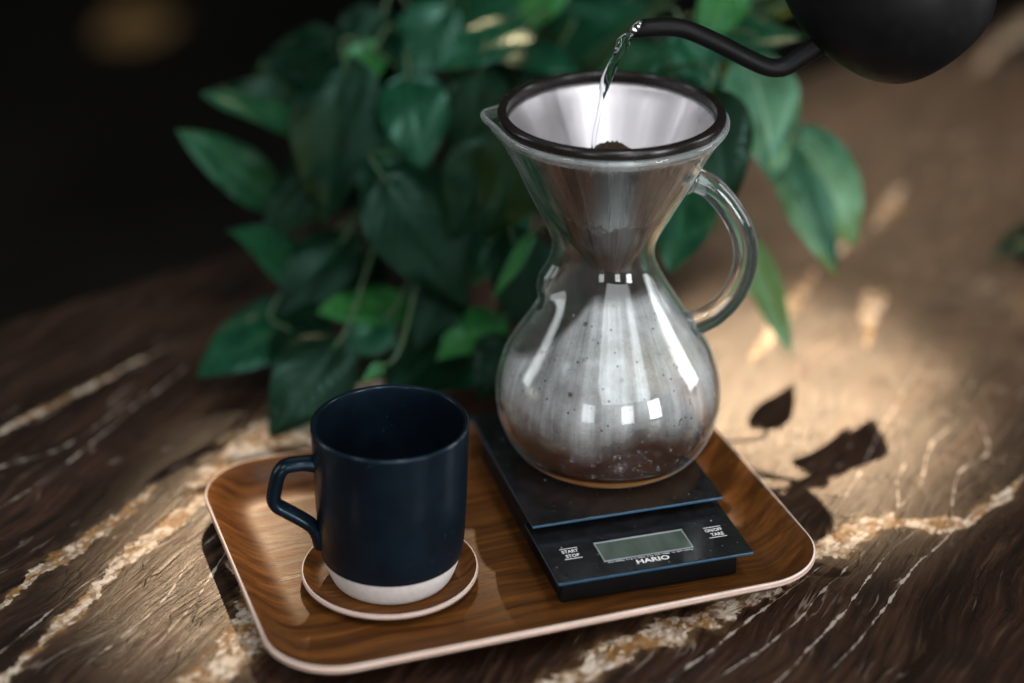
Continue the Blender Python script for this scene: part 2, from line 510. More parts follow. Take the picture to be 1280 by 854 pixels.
THIN = [
    [(-0.36, -0.06), (-0.322, -0.012), (-0.292, 0.038), (-0.254, 0.125), (-0.22, 0.2)],
    [(-0.35, 0.01), (-0.333, 0.038), (-0.293, 0.069), (-0.256, 0.137)],
    [(-0.30, -0.19), (-0.27, -0.13), (-0.245, -0.085), (-0.20, -0.04)],
    [(-0.24, -0.18), (-0.205, -0.12), (-0.19, -0.06), (-0.16, 0.0)],
    [(-0.22, -0.19), (-0.19, -0.13), (-0.17, -0.05), (-0.15, 0.02)],
    [(0.135, -0.21), (0.165, -0.165), (0.195, -0.119), (0.222, -0.068), (0.25, -0.035)],
    [(0.10, -0.20), (0.15, -0.15), (0.185, -0.10), (0.215, -0.055)],
    [(0.17, -0.19), (0.21, -0.13), (0.245, -0.07), (0.30, 0.0)],
    [(0.06, -0.22), (0.11, -0.165), (0.15, -0.115), (0.19, -0.07)],
    [(0.235, -0.02), (0.261, 0.02), (0.275, 0.07), (0.296, 0.10), (0.33, 0.18)],
    [(0.27, -0.03), (0.285, 0.03), (0.31, 0.06), (0.315, 0.11)],
    [(0.24, -0.02), (0.248, 0.03), (0.262, 0.06)],
    [(0.20, -0.02), (0.23, 0.05), (0.25, 0.10), (0.29, 0.19)],
]

def nearest(P, line, widths=None):
    """signed distance of each point to a polyline and the half width there"""
    L = smooth_path([(x, y, 0) for x, y in line], 6)
    n = len(L)
    if widths is not None:
        ws = np.interp(np.linspace(0, 1, n), np.linspace(0, 1, len(widths)), widths)
    else:
        ws = 0.0009 * np.sin(np.linspace(0.02, PI - 0.02, n)) ** 0.5
    best = np.full(len(P), 9.0)
    sd = np.full(len(P), 9.0)
    wd = np.zeros(len(P))
    for i in range(n - 1):
        a, b = np.array(L[i][:2]), np.array(L[i + 1][:2])
        ab = b - a
        t = np.clip(((P - a) @ ab) / (ab @ ab), 0, 1)
        q = P - a - t[:, None] * ab
        d = np.hypot(q[:, 0], q[:, 1])
        s = np.sign(ab[0] * q[:, 1] - ab[1] * q[:, 0])
        m = d < best
        best[m] = d[m]
        sd[m] = (s * d)[m]
        wd[m] = (ws[i] + (ws[i + 1] - ws[i]) * t)[m]
    return best, sd, wd

def stone():
    T = NT('veined_dark_stone')
    c = T.coord()
    warp = T.noise(c, 5.0, 2)
    wv = T.n('VectorMath', {'operation': 'MULTIPLY_ADD'}, i0=T.n('VectorMath', {'operation': 'SUBTRACT'}, i0=warp.outputs['Color'], i1=(0.5, 0.5, 0.5)).outputs[0],
             i1=(0.07, 0.07, 0.0), i2=c).outputs[0]
    g = T.mapping(wv, rot=(0, 0, math.radians(-60)))
    big = T.noise(T.mapping(g, scale=(3, 26, 10)), 1.0, 4, 0.6)
    fib = T.noise(T.mapping(g, scale=(16, 190, 50)), 1.0, 5, 0.62)
    fib2 = T.noise(T.mapping(g, scale=(45, 420, 50), loc=(3, 1, 0)), 1.0, 4, 0.6)
    base = T.mix(T.step(big.outputs[0], 0.35, 0.70), (0.013, 0.0060, 0.0038), (0.044, 0.0215, 0.0130))
    base = T.mix(T.step(fib.outputs[0], 0.52, 0.74, 0.0, 0.65), base, (0.085, 0.050, 0.030))
    base = T.mix(T.step(fib.outputs[0], 0.50, 0.32, 0.0, 0.85), base, (0.008, 0.006, 0.005))
    # mineral speckle and creases
    spk = T.noise(c, 420, 3, 0.7)
    base = T.mix(T.step(spk.outputs[0], 0.60, 0.74, 0.0, 0.45), base, (0.11, 0.065, 0.040))
    base = T.mix(T.step(T.noise(c, 22, 5, 0.65).outputs[0], 0.50, 0.70, 0.0, 0.6), base, (0.012, 0.0075, 0.006))
    crk = T.n('TexVoronoi', {'feature': 'DISTANCE_TO_EDGE'}, Vector=T.mapping(g, scale=(38, 150, 60)), Scale=1.0)
    crease = T.math('MULTIPLY', T.step(crk.outputs['Distance'], 0.0, 0.10, 1, 0), T.step(T.noise(c, 28, 3).outputs[0], 0.48, 0.62))
    base = T.mix(T.math('MULTIPLY', crease, 0.25), base, (0.006, 0.004, 0.003))
    # hairline quartz
    ridge = T.math('ABSOLUTE', T.math('SUBTRACT', T.noise(T.mapping(g, scale=(7, 60, 10), loc=(5, 2, 0)), 1.0, 3, 0.5).outputs[0], 0.5))
    gate = T.step(T.noise(c, 16, 2).outputs[0], 0.52, 0.64)
    hair = T.math('MULTIPLY', T.step(ridge, 0.004, 0.012, 1, 0), gate)
    base = T.mix(T.math('MULTIPLY', hair, 0.35), base, (0.34, 0.28, 0.22))
    # drawn veins
    n1 = T.noise(g, 70, 4, 0.6)
    n2 = T.noise(c, 240, 4, 0.6)
    vd = T.math('ADD', T.attr('vein_d'), T.math('MULTIPLY', T.math('SUBTRACT', n1.outputs[0], 0.5), 0.016))
    vw = T.math('MULTIPLY', T.attr('vein_w'), T.step(T.noise(g, 34, 3).outputs[0], 0.25, 0.75, 0.3, 1.6))
    vm = T.math('DIVIDE', T.math('ABSOLUTE', vd), T.math('ADD', vw, 0.0004))
    vm = T.math('ADD', vm, T.math('MULTIPLY', T.math('SUBTRACT', n2.outputs[0], 0.5), 1.1))
    vmask = T.math('MULTIPLY', T.step(vm, 0.75, 1.05, 1, 0), T.step(T.attr('vein_w'), 0.0006, 0.002))
    vmask = T.math('MULTIPLY', vmask, T.step(T.math('SUBTRACT', T.attr('vein_b'), T.attr('vein_w')), 0.0055, 0.0085, 1, 0))
    crys = T.n('TexVoronoi', None, Vector=T.mapping(g, scale=(1, 1.8, 1)), Scale=210.0)
    cc = T.n('SeparateXYZ', None, Vector=crys.outputs['Color']).outputs[0]
    vcol = T.mix(T.step(T.noise(c, 60, 4, 0.6).outputs[0], 0.42, 0.60), (0.24, 0.125, 0.042), (0.56, 0.46, 0.35))
    vcol = T.mix(T.step(cc, 0.15, 0.6, 0.55, 0.0), vcol, (0.070, 0.038, 0.018))
    vcol = T.mix(T.step(cc, 0.75, 0.95, 0.0, 0.6), vcol, (0.62, 0.56, 0.48))
    halo = T.math('MULTIPLY', T.math('MULTIPLY', T.step(vm, 0.9, 2.2, 1, 0), T.step(T.math('SUBTRACT', T.attr('vein_b'), T.attr('vein_w')), 0.006, 0.012, 1, 0)), T.step(T.attr('vein_w'), 0.0006, 0.003))
    base = T.mix(T.math('MULTIPLY', halo, T.step(fib.outputs[0], 0.35, 0.65, 0.0, 0.6)), base, (0.135, 0.078, 0.036))
    base = T.mix(vmask, base, vcol)
    wob = T.math('MULTIPLY', T.math('SUBTRACT', T.noise(T.mapping(g, scale=(0.5, 1, 1)), 34, 4, 0.6).outputs[0], 0.5), 0.008)
    gap = T.step(T.noise(g, 90, 3).outputs[0], 0.40, 0.74, 0.0, 1.9)
    for k in range(4):
        lw0 = T.attr('line_w%d' % k)
        lm = T.math('DIVIDE', T.math('ABSOLUTE', T.math('ADD', T.attr('line_d%d' % k), wob)), T.math('ADD', T.math('MULTIPLY', lw0, gap), 0.00005))
        lmask = T.math('MULTIPLY', T.step(lm, 0.5, 1.2, 1, 0), T.step(lw0, 0.0001, 0.0004))
        lmask = T.math('MULTIPLY', lmask, T.step(T.attr('line_b%d' % k), 0.007, 0.010, 1, 0))
        base = T.mix(T.math('MULTIPLY', lmask, 0.65), base, (0.50, 0.43, 0.36))
    # leathered relief
    h = T.math('ADD', T.math('MULTIPLY', fib.outputs[0], 1.0), T.math('MULTIPLY', fib2.outputs[0], 0.6))
    h = T.math('ADD', h, T.math('MULTIPLY', n2.outputs[0], T.math('ADD', T.math('MULTIPLY', vmask, 0.6), 0.12)))
    h = T.math('SUBTRACT', h, T.math('MULTIPLY', crease, 0.3))
    nrm = T.bump(h, 0.45, 0.0020)
    rough = T.step(fib.outputs[0], 0.25, 0.75, 0.30, 0.48)
    return T.done(T.pbsdf(Base_Color=base, Roughness=rough, Specular_IOR_Level=0.20, Normal=nrm))
M['stone'] = stone()

def build_table():
    A = np.concatenate([np.linspace(-1.0, -0.35, 12, endpoint=False), np.arange(-0.35, 1.30, 0.0055), np.linspace(1.30, 1.7, 8)])
    B = np.concatenate([np.linspace(-1.35, -0.90, 8, endpoint=False), np.arange(-0.90, -0.003, 0.0055), [-0.002]])
    aa, bb = np.meshgrid(A, B)
    P = TP + aa.reshape(-1, 1) * TE + bb.reshape(-1, 1) * TN
    n, m = len(A), len(B)
    verts = np.c_[P, np.zeros(len(P))]
    i = np.arange(n * m).reshape(m, n)
    q = np.stack([i[:-1, :-1], i[:-1, 1:], i[1:, 1:], i[1:, :-1]], -1).reshape(-1, 4)
    # skirt: rounded edge and underside
    loop = list(i[0, :]) + list(i[1:, -1]) + list(i[-1, -2::-1]) + list(i[-2:0:-1, 0])
    cen = P.mean(0)
    faces = q.tolist()
    vl = verts.tolist()
    prev = loop
    for off, z in ((0.002, -0.002), (0.0025, -0.02), (0.0, -0.04)):
        cur = []
        for k in loop:
            d = P[k] - cen
            d = d / np.linalg.norm(d)
            cur.append(len(vl))
            vl.append([P[k][0] + d[0] * off, P[k][1] + d[1] * off, z])
        for k in range(len(loop)):
            k2 = (k + 1) % len(loop)
            faces.append((prev[k], cur[k], cur[k2], prev[k2]))
        prev = cur
    faces.append(tuple(prev))
    me = mesh_from(vl, faces)
    PV = np.array(vl)[:, :2]
    bd = np.full(len(PV), 9.0); vd = np.full(len(PV), 0.2); vw = np.zeros(len(PV)); vb = np.full(len(PV), 0.2)
    for line, w in THICK:
        b, s, ww = nearest(PV, line, w)
        score = b - ww
        mk = score < bd
        bd[mk] = score[mk]; vd[mk] = s[mk]; vw[mk] = ww[mk]; vb[mk] = b[mk]
    layers = [('vein_d', vd), ('vein_w', vw), ('vein_b', vb)]
    for g in range(4):
        bd = np.full(len(PV), 9.0); ld = np.full(len(PV), 0.2); lw = np.zeros(len(PV))
        for line in THIN[g::4]:
            b, s, ww = nearest(PV, line)
            mk = b < bd
            bd[mk] = b[mk]; ld[mk] = s[mk]; lw[mk] = ww[mk]
        layers += [('line_d%d' % g, ld), ('line_w%d' % g, lw), ('line_b%d' % g, bd)]
    for nm, arr in layers:
        at = me.attributes.new(nm, 'FLOAT', 'POINT')
        at.data.foreach_set('value', np.clip(arr, -0.2, 0.2).astype(np.float32))
    base = TP + 0.35 * TE - 0.67 * TN
    root = empty('stone_table', (base[0], base[1], -0.75))
    tag(root, 'dark brown veined stone table with cream and ochre streaks under the tray', 'table')
    top = link('table_top', me, root, [M['stone']])
    top.location = (-base[0], -base[1], 0.75)
    for a in (-0.9, 1.6):
        for b in (-1.25, -0.1):
            p = TP + a * TE + b * TN - base
            lg = link('leg', box_mesh(p[0] - 0.04, p[0] + 0.04, p[1] - 0.04, p[1] + 0.04, 0, 0.709, 0.004), root, [M['black_plastic']])
build_table()

# ------------------------------------------------------------------ tray
TRAY_Z = 0.0
tray = empty('serving_tray', (-0.0050, -0.0550, TRAY_Z), math.radians(19))
tag(tray, 'rounded walnut serving tray with pale plywood edge carrying mug and scale', 'tray')
HX, HY, RR = 0.1650, 0.1170, 0.041
def tr(t, z):
    return rrect(HX - t, HY - t, max(RR - t, 0.008), z, 16)
inner = [(0.0000, 0.0205), (0.0025, 0.0192), (0.006, 0.0164), (0.010, 0.0128), (0.0145, 0.0092), (0.019, 0.0066), (0.024, 0.0049), (0.029, 0.0043), (0.034, 0.0042), (0.060, 0.0042)]
under = [(-0.0010, 0.0175), (0.0015, 0.0150), (0.005, 0.0126), (0.010, 0.0085), (0.015, 0.0050), (0.020, 0.0024), (0.025, 0.0010), (0.030, 0.0004), (0.036, 0.0), (0.060, 0.0)]
me = loft([tr(*p) for p in inner], close_end=True)
body = link('tray_body', me, tray, [M['walnut']])
link('tray_underside', loft([tr(*p) for p in reversed(under)], close_start=True), tray, [M['walnut']])
lip = [(-0.0010, 0.0175), (-0.0013, 0.0178), (-0.00135, 0.0184), (-0.0012, 0.0190), (-0.0010, 0.0200), (-0.0006, 0.0205), (0.0, 0.0205)]
link('tray_edge', loft([tr(*p) for p in lip], midx=[0, 0, 1, 1, 0, 0, 0]), tray, [M['ply_light'], M['ply_red']])

# ------------------------------------------------------------------ coaster
CX, CY = -0.0718, -0.0958
coaster = empty('coaster', (CX, CY, 0.0043), math.radians(14))
tag(coaster, 'round plywood coaster with raised pinkish rim under the dark mug', 'coaster')
N = 96
link('coaster_dish', revolve([(0.0509, 0.0085), (0.0485, 0.0068), (0.0465, 0.0050), (0.0440, 0.0035), (0.041, 0.0027), (0.038, 0.0025), (0.02, 0.0025)], N, close_end=True), coaster, [M['walnut']])
link('coaster_rim', revolve([(0.0512, 0.0056), (0.0519, 0.0058), (0.0521, 0.0064), (0.0521, 0.0070), (0.0520, 0.0078), (0.0516, 0.0084), (0.0509, 0.0085)], N, midx=[0, 0, 1, 0, 1, 0, 0]), coaster, [M['ply_light'], M['ply_red']])
link('coaster_underside', revolve([(0.03, 0.0), (0.040, 0.0002), (0.045, 0.0016), (0.0512, 0.0056)], N, close_start=True), coaster, [M['walnut']])

# ------------------------------------------------------------------ mug
mug = empty('coffee_mug', (-0.0705, -0.0940, 0.0069), math.radians(10))
tag(mug, 'empty dark navy ceramic mug with unglazed pale foot standing on round coaster', 'mug')
foot = interp([(0.0322, 0.0), (0.0344, 0.0010), (0.0363, 0.0045), (0.0382, 0.0098), (0.0396, 0.0142), (0.0405, 0.0170)], 4)
mug.scale = (1.015, 1.015, 0.98)
link('mug_foot', revolve([(0.012, 0.0016), (0.029, 0.0014), (0.0309, 0.0)] + foot, N, close_start=True), mug, [M['clay_band']])
wall = interp([(0.0405, 0.0170), (0.0410, 0.0176), (0.0419, 0.025), (0.0426, 0.035), (0.0436, 0.055), (0.0446, 0.080), (0.0453, 0.0985), (0.0452, 0.1003), (0.0444, 0.1013), (0.0432, 0.1010), (0.0424, 0.0995), (0.0420, 0.092),
               (0.0412, 0.070), (0.0402, 0.045), (0.0388, 0.022), (0.036, 0.0125), (0.030, 0.009), (0.015, 0.008)], 5)
link('mug_body', revolve(wall, 128, close_end=True), mug, [M['navy']])
hp = smooth_path([(-0.0400, 0, 0.0770), (-0.0480, 0, 0.0785), (-0.0575, 0, 0.0783), (-0.0620, 0, 0.0762), (-0.0646, 0, 0.0712), (-0.0670, 0, 0.0605), (-0.0672, 0, 0.0560), (-0.0652, 0, 0.0522),
                  (-0.0615, 0, 0.0493), (-0.0540, 0, 0.0438), (-0.0465, 0, 0.0375), (-0.0428, 0, 0.0315), (-0.0405, 0, 0.0240)], 7)
def hr(t):
    return 0.0058 + 0.0016 * max(0, 1 - t / 0.10) + 0.0010 * max(0, (t - 0.86) / 0.14)
hnd = link('mug_handle', tube(hp, hr, 20, (0, 1, 0), 0.72), mug, [M['navy']])

# ------------------------------------------------------------------ kitchen scale
scale = empty('coffee_scale', (0.0838, -0.1195, 0.0043), math.radians(16.3))
tag(scale, 'flat black digital coffee scale on the tray under the glass carafe', 'scale')
for fx in (-0.045, 0.045):
    for fy in (0.02, 0.17):
        link('foot', revolve([(0.006, 0.0), (0.0065, 0.001), (0.0065, 0.0022)], 20, close_start=True, close_end=True), scale, [M['rubber']]).location = (fx, fy, 0)
link('scale_base', box_mesh(-0.0545, 0.0545, 0.012, 0.184, 0.0008, 0.0199, 0.0015), scale, [M['black_plastic']])
link('platform_support', box_mesh(-0.048, 0.048, 0.076, 0.178, 0.0200, 0.0276, 0.001), scale, [M['black_plastic']])
def plate(name, x0, x1, y0, y1, z0, z1):
    me = box_mesh(x0, x1, y0, y1, z0, z1, 0.0007, 2)
    me.materials.append(M['scale_top'])
    me.materials.append(M['acrylic_edge'])
    for p in me.polygons:
        p.material_index = 0 if abs(p.normal.z) > 0.9 else 1
    return link(name, me, scale)
plate('control_panel', -0.0598, 0.0598, 0.0, 0.068, 0.0200, 0.0220)
plate('weighing_platform', -0.0600, 0.0600, 0.0505, 0.1900, 0.0277, 0.0297)
PZ = 0.0220
link('display', box_mesh(-0.0268, 0.0268, 0.0148, 0.0335, PZ - 0.001, PZ + 0.0002), scale, [M['lcd']])
fr = []
bm = bmesh.new()
for (a, b, c, d) in ((-0.0276, 0.0276, 0.0335, 0.0345), (-0.0276, 0.0276, 0.0141, 0.0148), (-0.0276, -0.0268, 0.0148, 0.0335), (0.0268, 0.0276, 0.0148, 0.0335)):
    t = box_mesh(a, b, c, d, PZ - 0.001, PZ + (0.0007 if c > 0.03 else 0.0005))
    bm.from_mesh(t)
    D.meshes.remove(t)
me = D.meshes.new('mesh'); bm.to_mesh(me); bm.free()
M['bezel'] = plain('display_bezel', (0.22, 0.25, 0.26), 0.25)
link('display_bezel', me, scale, [M['bezel']])

def lettering(body, cx, cy_, width, height, parent, z, bold=0.0, name='lettering', mat=None):
    cu = D.curves.new('text', 'FONT')
    cu.body = body
    cu.size = 1.0
    cu.offset = bold
    cu.extrude = 0.0
    cu.resolution_u = 3
    o = D.objects.new('text', cu)
    COL.objects.link(o)
    dg = bpy.context.evaluated_depsgraph_get()
    me = D.meshes.new_from_object(o.evaluated_get(dg))
    D.objects.remove(o)
    D.curves.remove(cu)
    co = np.array([v.co[:] for v in me.vertices])
    lo, hi = co.min(0), co.max(0)
    s = np.array([width / (hi[0] - lo[0]), height / (hi[1] - lo[1])])
    for v in me.vertices:
        v.co = (cx + (v.co.x - (lo[0] + hi[0]) / 2) * s[0], cy_ + (v.co.y - (lo[1] + hi[1]) / 2) * s[1], z)
    me.materials.clear()
    return link(name, me, parent, [mat or M['print_white']])
LZ = PZ + 0.00012
lettering('HARIO', 0.0005, 0.0088, 0.0200, 0.0044, scale, LZ, 0.028)
lettering('START', -0.0432, 0.0304, 0.0100, 0.0032, scale, LZ, 0.018)
lettering('STOP', -0.0430, 0.0256, 0.0084, 0.0032, scale, LZ, 0.018)
lettering('ON/OFF', 0.0456, 0.0289, 0.0106, 0.0032, scale, LZ, 0.018)
lettering('TARE', 0.0462, 0.0241, 0.0080, 0.0032, scale, LZ, 0.018)
lettering('Max 2000g  0.1g: 2~200g  0.5g: 200~500g  1g: 500~2000g', 0.0005, 0.0126, 0.0520, 0.0015, scale, LZ, 0.004)
for a, b, y in ((-0.0487, -0.0378, 0.0336), (-0.0487, -0.0380, 0.0226), (0.0402, 0.0512, 0.0321), (0.0402, 0.0512, 0.0210)):
    link('button_line', mesh_from([(a, y - 0.0003, LZ), (b, y - 0.0003, LZ), (b, y + 0.0003, LZ), (a, y + 0.0003, LZ)], [(0, 1, 2, 3)], False), scale, [M['print_white']])

# dust and dried specks on the black plates
bm = bmesh.new()
for k in range(70):
    x = rng.uniform(-0.058, 0.058)
    y, z = (rng.uniform(0.002, 0.048), PZ) if k % 2 else (rng.uniform(0.052, 0.188), 0.0297)
    s = float(min(0.00010 + rng.exponential(0.00012), 0.0005))
    bmesh.ops.create_icosphere(bm, subdivisions=1, radius=1, matrix=Matrix.Translation((x, y, z + 0.3 * s)) @ Matrix.Diagonal((s, s * rng.uniform(0.6, 1.6), 0.4 * s, 1)))
me = D.meshes.new('mesh'); bm.to_mesh(me); bm.free()
M['dust'] = plain('dust', (0.42, 0.38, 0.33), 0.8)
tag(link('dust_specks', me, scale, [M['dust']]), kind='stuff')

# ------------------------------------------------------------------ glass carafe
AX = (0.0596, 0.0, 0.0342)
carafe = empty('glass_carafe', AX)
tag(carafe, 'clear glass pour over carafe with hourglass waist and looped handle on the scale', 'carafe')
OUT = [(0.0405, 0.0000), (0.0460, 0.0012), (0.0528, 0.0048), (0.0590, 0.0105), (0.0642, 0.0190), (0.0680, 0.0300), (0.0695, 0.0430), (0.0680, 0.0560), (0.0636, 0.0690),
       (0.0570, 0.0800), (0.0492, 0.0920), (0.0410, 0.1050), (0.0340, 0.1170), (0.0292, 0.1270), (0.0272, 0.1345), (0.0277, 0.1420), (0.0312, 0.1510), (0.0372, 0.1620),
       (0.0448, 0.1760), (0.0522, 0.1900), (0.0592, 0.2030), (0.0650, 0.2125), (0.0683, 0.2170)]
prof = interp(OUT, 4)
pr_r = np.array([p[0] for p in prof]); pr_h = np.array([p[1] for p in prof])
def r_at(h):
    return float(np.interp(h, pr_h, pr_r))
CH_H = [0.0, 0.100, 0.106, 0.112, 0.120, 0.130, 0.142, 0.150, 0.165, 0.190, 0.208, 0.217, 0.224]
CH_A = [0.0, 0.000, 0.003, 0.0080, 0.0105, 0.0090, 0.0075, 0.0070, 0.0060, 0.0045, 0.0045, 0.0070, 0.0085]
def channel(h, th, r):
    d = math.atan2(math.sin(th - math.radians(177)), math.cos(th - math.radians(177)))
    s = 0.0085 / max(r, 0.02)
    return float(np.interp(h, CH_H, CH_A)) * math.exp(-0.5 * (d / s) ** 2)
NS = 160
def cring(r, h, hh=None):
    hh = h if hh is None else hh
    out = []
    for i in range(NS):
        th = 2 * PI * i / NS
        c = channel(hh, th, r)
        rr = r + c
        lift = 0.25 * c if hh > 0.215 else 0.0
        out.append((rr * math.cos(th), rr * math.sin(th), h + lift))
    return out
WALL = 0.0030
rings = [cring(0.02, 0.0008)] + [cring(r, h) for r, h in prof]
rings += [cring(0.0698, 0.2188, 0.222), cring(0.0706, 0.2203, 0.222), cring(0.0707, 0.2218, 0.222), cring(0.0699, 0.2229, 0.222), cring(0.0688, 0.2230, 0.222), cring(0.0679, 0.2222, 0.222), cring(0.0675, 0.2205, 0.222)]
def inner_pt(k):
    a = prof[max(k - 1, 0)]; b = prof[min(k + 1, len(prof) - 1)]
    dr, dh = b[0] - a[0], b[1] - a[1]
    l = math.hypot(dr, dh)
    return prof[k][0] - WALL * dh / l, prof[k][1] + WALL * dr / l
inn = [inner_pt(k) for k in range(len(prof))]
inn = [(r, max(h, 0.0040)) for r, h in inn]
rings += [cring(r, h) for r, h in reversed(inn)] + [cring(0.02, 0.0040)]
nb = 1 + len(prof)
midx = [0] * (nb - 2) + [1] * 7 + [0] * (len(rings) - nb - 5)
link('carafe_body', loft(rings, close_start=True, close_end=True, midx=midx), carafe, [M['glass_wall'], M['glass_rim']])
ih = np.array([h for r, h in inn]); ir = np.array([r for r, h in inn])
def ri(h):
    return float(np.interp(h, ih, ir))

hpath = smooth_path([(0.0465, 0, 0.1835), (0.0530, 0, 0.1820), (0.0620, 0, 0.1765), (0.0740, 0, 0.1615), (0.0816, 0, 0.1435), (0.0822, 0, 0.1250), (0.0758, 0, 0.1070), (0.0650, 0, 0.0943), (0.0550, 0, 0.0885), (0.0500, 0, 0.0865)], 7)
def gr(t):
    return 0.0073 + 0.0035 * max(0, 1 - t / 0.10) ** 2 + 0.0030 * max(0, (t - 0.92) / 0.08) ** 2
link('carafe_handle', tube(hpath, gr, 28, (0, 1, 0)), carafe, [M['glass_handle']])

# condensation inside the belly: film with a density per vertex
def film(name, h0, h1, nh, gap, dens, mat):
    verts, fv = [], []
    for i in range(nh):
        h = h0 + (h1 - h0) * i / (nh - 1)
        for j in range(NS):
            th = 2 * PI * j / NS
            r = ri(h)
            rr = r - gap + channel(h, th, r) * 0.98
            verts.append((rr * math.cos(th), rr * math.sin(th), h))
            fv.append(dens(h, th))
    faces = [(i * NS + j, i * NS + (j + 1) % NS, (i + 1) * NS + (j + 1) % NS, (i + 1) * NS + j) for i in range(nh - 1) for j in range(NS)]
    me = mesh_from(verts, faces)
    at = me.attributes.new('fog', 'FLOAT', 'POINT')
    at.data.foreach_set('value', np.array(fv, np.float32))
    return link(name, me, carafe, [mat])
def ss(x, a, b):
    t = min(max((x - a) / (b - a), 0), 1)
    return t * t * (3 - 2 * t)
def fog_d(h, th):
    x = math.cos(th)              # -1 left, +1 right
    front = -math.sin(th)         # +1 faces the camera
    wob = 0.006 * math.sin(3.1 * th + 0.7) + 0.004 * math.sin(7.3 * th) + 0.002 * math.sin(17 * th + 1)
    base = ss(h + 0.010 * abs(x) + wob, 0.034, 0.064) * (1 - ss(h, 0.110, 0.122))
    # a clear wedge on the upper left shoulder where the film has run off
    edge = float(np.interp(h, [0.055, 0.068, 0.078, 0.100, 0.120], [-1.4, -1.05, -0.88, -0.62, -0.34]))
    wedge = ss(x, edge - 0.06, edge + 0.06)
    if front < 0:
        wedge = 1.0
    side = 0.15 + 0.85 * ss(front, -0.5, 0.4)
    return base * wedge * side * 0.84
film('condensation', 0.024, 0.122, 50, 0.0003, fog_d, M['fog'])
def brew_d(h, th):
    x = math.cos(th)
    lvl = 0.034 + 0.010 * math.sin(th * 2 + 0.6) + 0.006 * math.sin(th * 5)
    k = 1 - ss(h, lvl - 0.012, lvl)
    return k * (0.12 + 0.88 * max(1 - ss(x, -0.65, -0.25), ss(x, 0.55, 0.85)))
film('coffee_film', 0.0065, 0.046, 24, 0.0005, brew_d, M['coffee_film'])

# droplets clinging to the inside of the front wall
bm = bmesh.new()
for k in range(420):
    h = rng.uniform(0.012, 0.112)
    th = rng.uniform(PI, 2 * PI) if k % 4 else rng.uniform(0, PI)
    if k % 3 == 0:
        h = rng.uniform(0.014, 0.046)
    r = ri(h) - 0.0003 + channel(h, th, ri(h)) * 0.98
    s = float(min(0.0004 + rng.exponential(0.00028), 0.0014))
    mat = Matrix.Translation((r * math.cos(th), r * math.sin(th), h)) @ Matrix.Rotation(th, 4, 'Z') @ Matrix.Diagonal((s * 0.6, s, s * rng.uniform(0.9, 1.5), 1))
    bmesh.ops.create_icosphere(bm, subdivisions=1 if s < 0.0006 else 2, radius=1, matrix=mat)
me = D.meshes.new('mesh'); bm.to_mesh(me); bm.free()
me.polygons.foreach_set('use_smooth', [True] * len(me.polygons))
dr = link('droplets', me, carafe, [M['water']])
tag(dr, kind='stuff')

# one run of water down the inside of the front wall
run = []
for i in range(14):
    t = i / 13
    h, th = 0.106 - 0.046 * t, math.radians(248 - 9 * t + 1.2 * math.sin(6 * t))
    r = ri(h) - 0.0004
    run.append((r * math.cos(th), r * math.sin(th), h))
link('water_run', tube(run, lambda t: 0.00045 + 0.0004 * t ** 3, 8, (0, 0, 1)), carafe, [M['water']])

# ------------------------------------------------------------------ coffee in the carafe
cof = [(0.02, 0.0036)] + [(ri(h) + 0.0004, h) for h in np.linspace(0.0042, 0.0160, 10)]
cof[1] = (ri(0.0046) - 0.001, 0.0036)
cof += [(ri(0.016) - 0.0006, 0.0159), (ri(0.016) - 0.0022, 0.0156), (0.02, 0.0155)]
co = link('coffee', revolve(cof, 96, close_start=True, close_end=True), None, [M['coffee']])
co.location = AX
tag(co, 'shallow pool of brown coffee at the bottom of the glass carafe', 'coffee')

# ------------------------------------------------------------------ steel filter
FZ = AX[2] + 0.2205
flt = empty('cone_filter', (AX[0], AX[1], FZ))
tag(flt, 'steel mesh cone filter with thick black ring set in the carafe mouth', 'filter')
ringp = [(0.0631, -0.0006), (0.0629, 0.0002), (0.0628, 0.0062), (0.0631, 0.0074), (0.0640, 0.0080), (0.0666, 0.0080), (0.0678, 0.0075), (0.0684, 0.0064), (0.0685, 0.0036), (0.0682, 0.0027), (0.0670, 0.0018), (0.0662, -0.0004), (0.0650, -0.0010)]
link('filter_ring', loft([circle(r, z, 128) for r, z in ringp], loop=True), flt, [M['rubber']])
cp = [(0.0630, 0.0006), (0.0622, -0.002)] + [(0.0622 + (0.0135 - 0.0622) * t, -0.002 - 0.088 * t) for t in np.linspace(0, 1, 16)[1:]] + [(0.0115, -0.0935), (0.004, -0.0945)]
ci = [(r - 0.0006, z + 0.0006) for r, z in reversed(cp)]
link('steel_cone', loft([circle(r, z, 128) for r, z in cp] + [circle(r, z, 128) for r, z in ci], loop=True, midx=[1] * (len(cp) - 1) + [0] * (len(ci) + 1)), flt, [M['steel'], M['steel_outer']])

# grounds
gp = []
gm = []
NR = 26
for i in range(NR):
    t = i / (NR - 1)
    rad = 0.0405 * (1 - t) + 0.0004 * t
    z = -0.0405 + 0.0262 * ss(t, 0.0, 1.0)
    gp.append([(rad * math.cos(a), rad * math.sin(a), z + (rng.normal(0, 0.0005) if 0 < i < NR - 1 else 0)) for a in np.linspace(0, 2 * PI, 72, endpoint=False)])
gb = [circle(0.010, -0.0880, 72), circle(0.0395, -0.0415, 72)]
gr_o = link('coffee_grounds', loft(gb + gp, close_start=True, close_end=True), None, [M['grounds']])
gr_o.location = (AX[0], AX[1], FZ)
tag(gr_o, 'mound of wet dark coffee grounds inside the steel cone filter', 'coffee grounds')

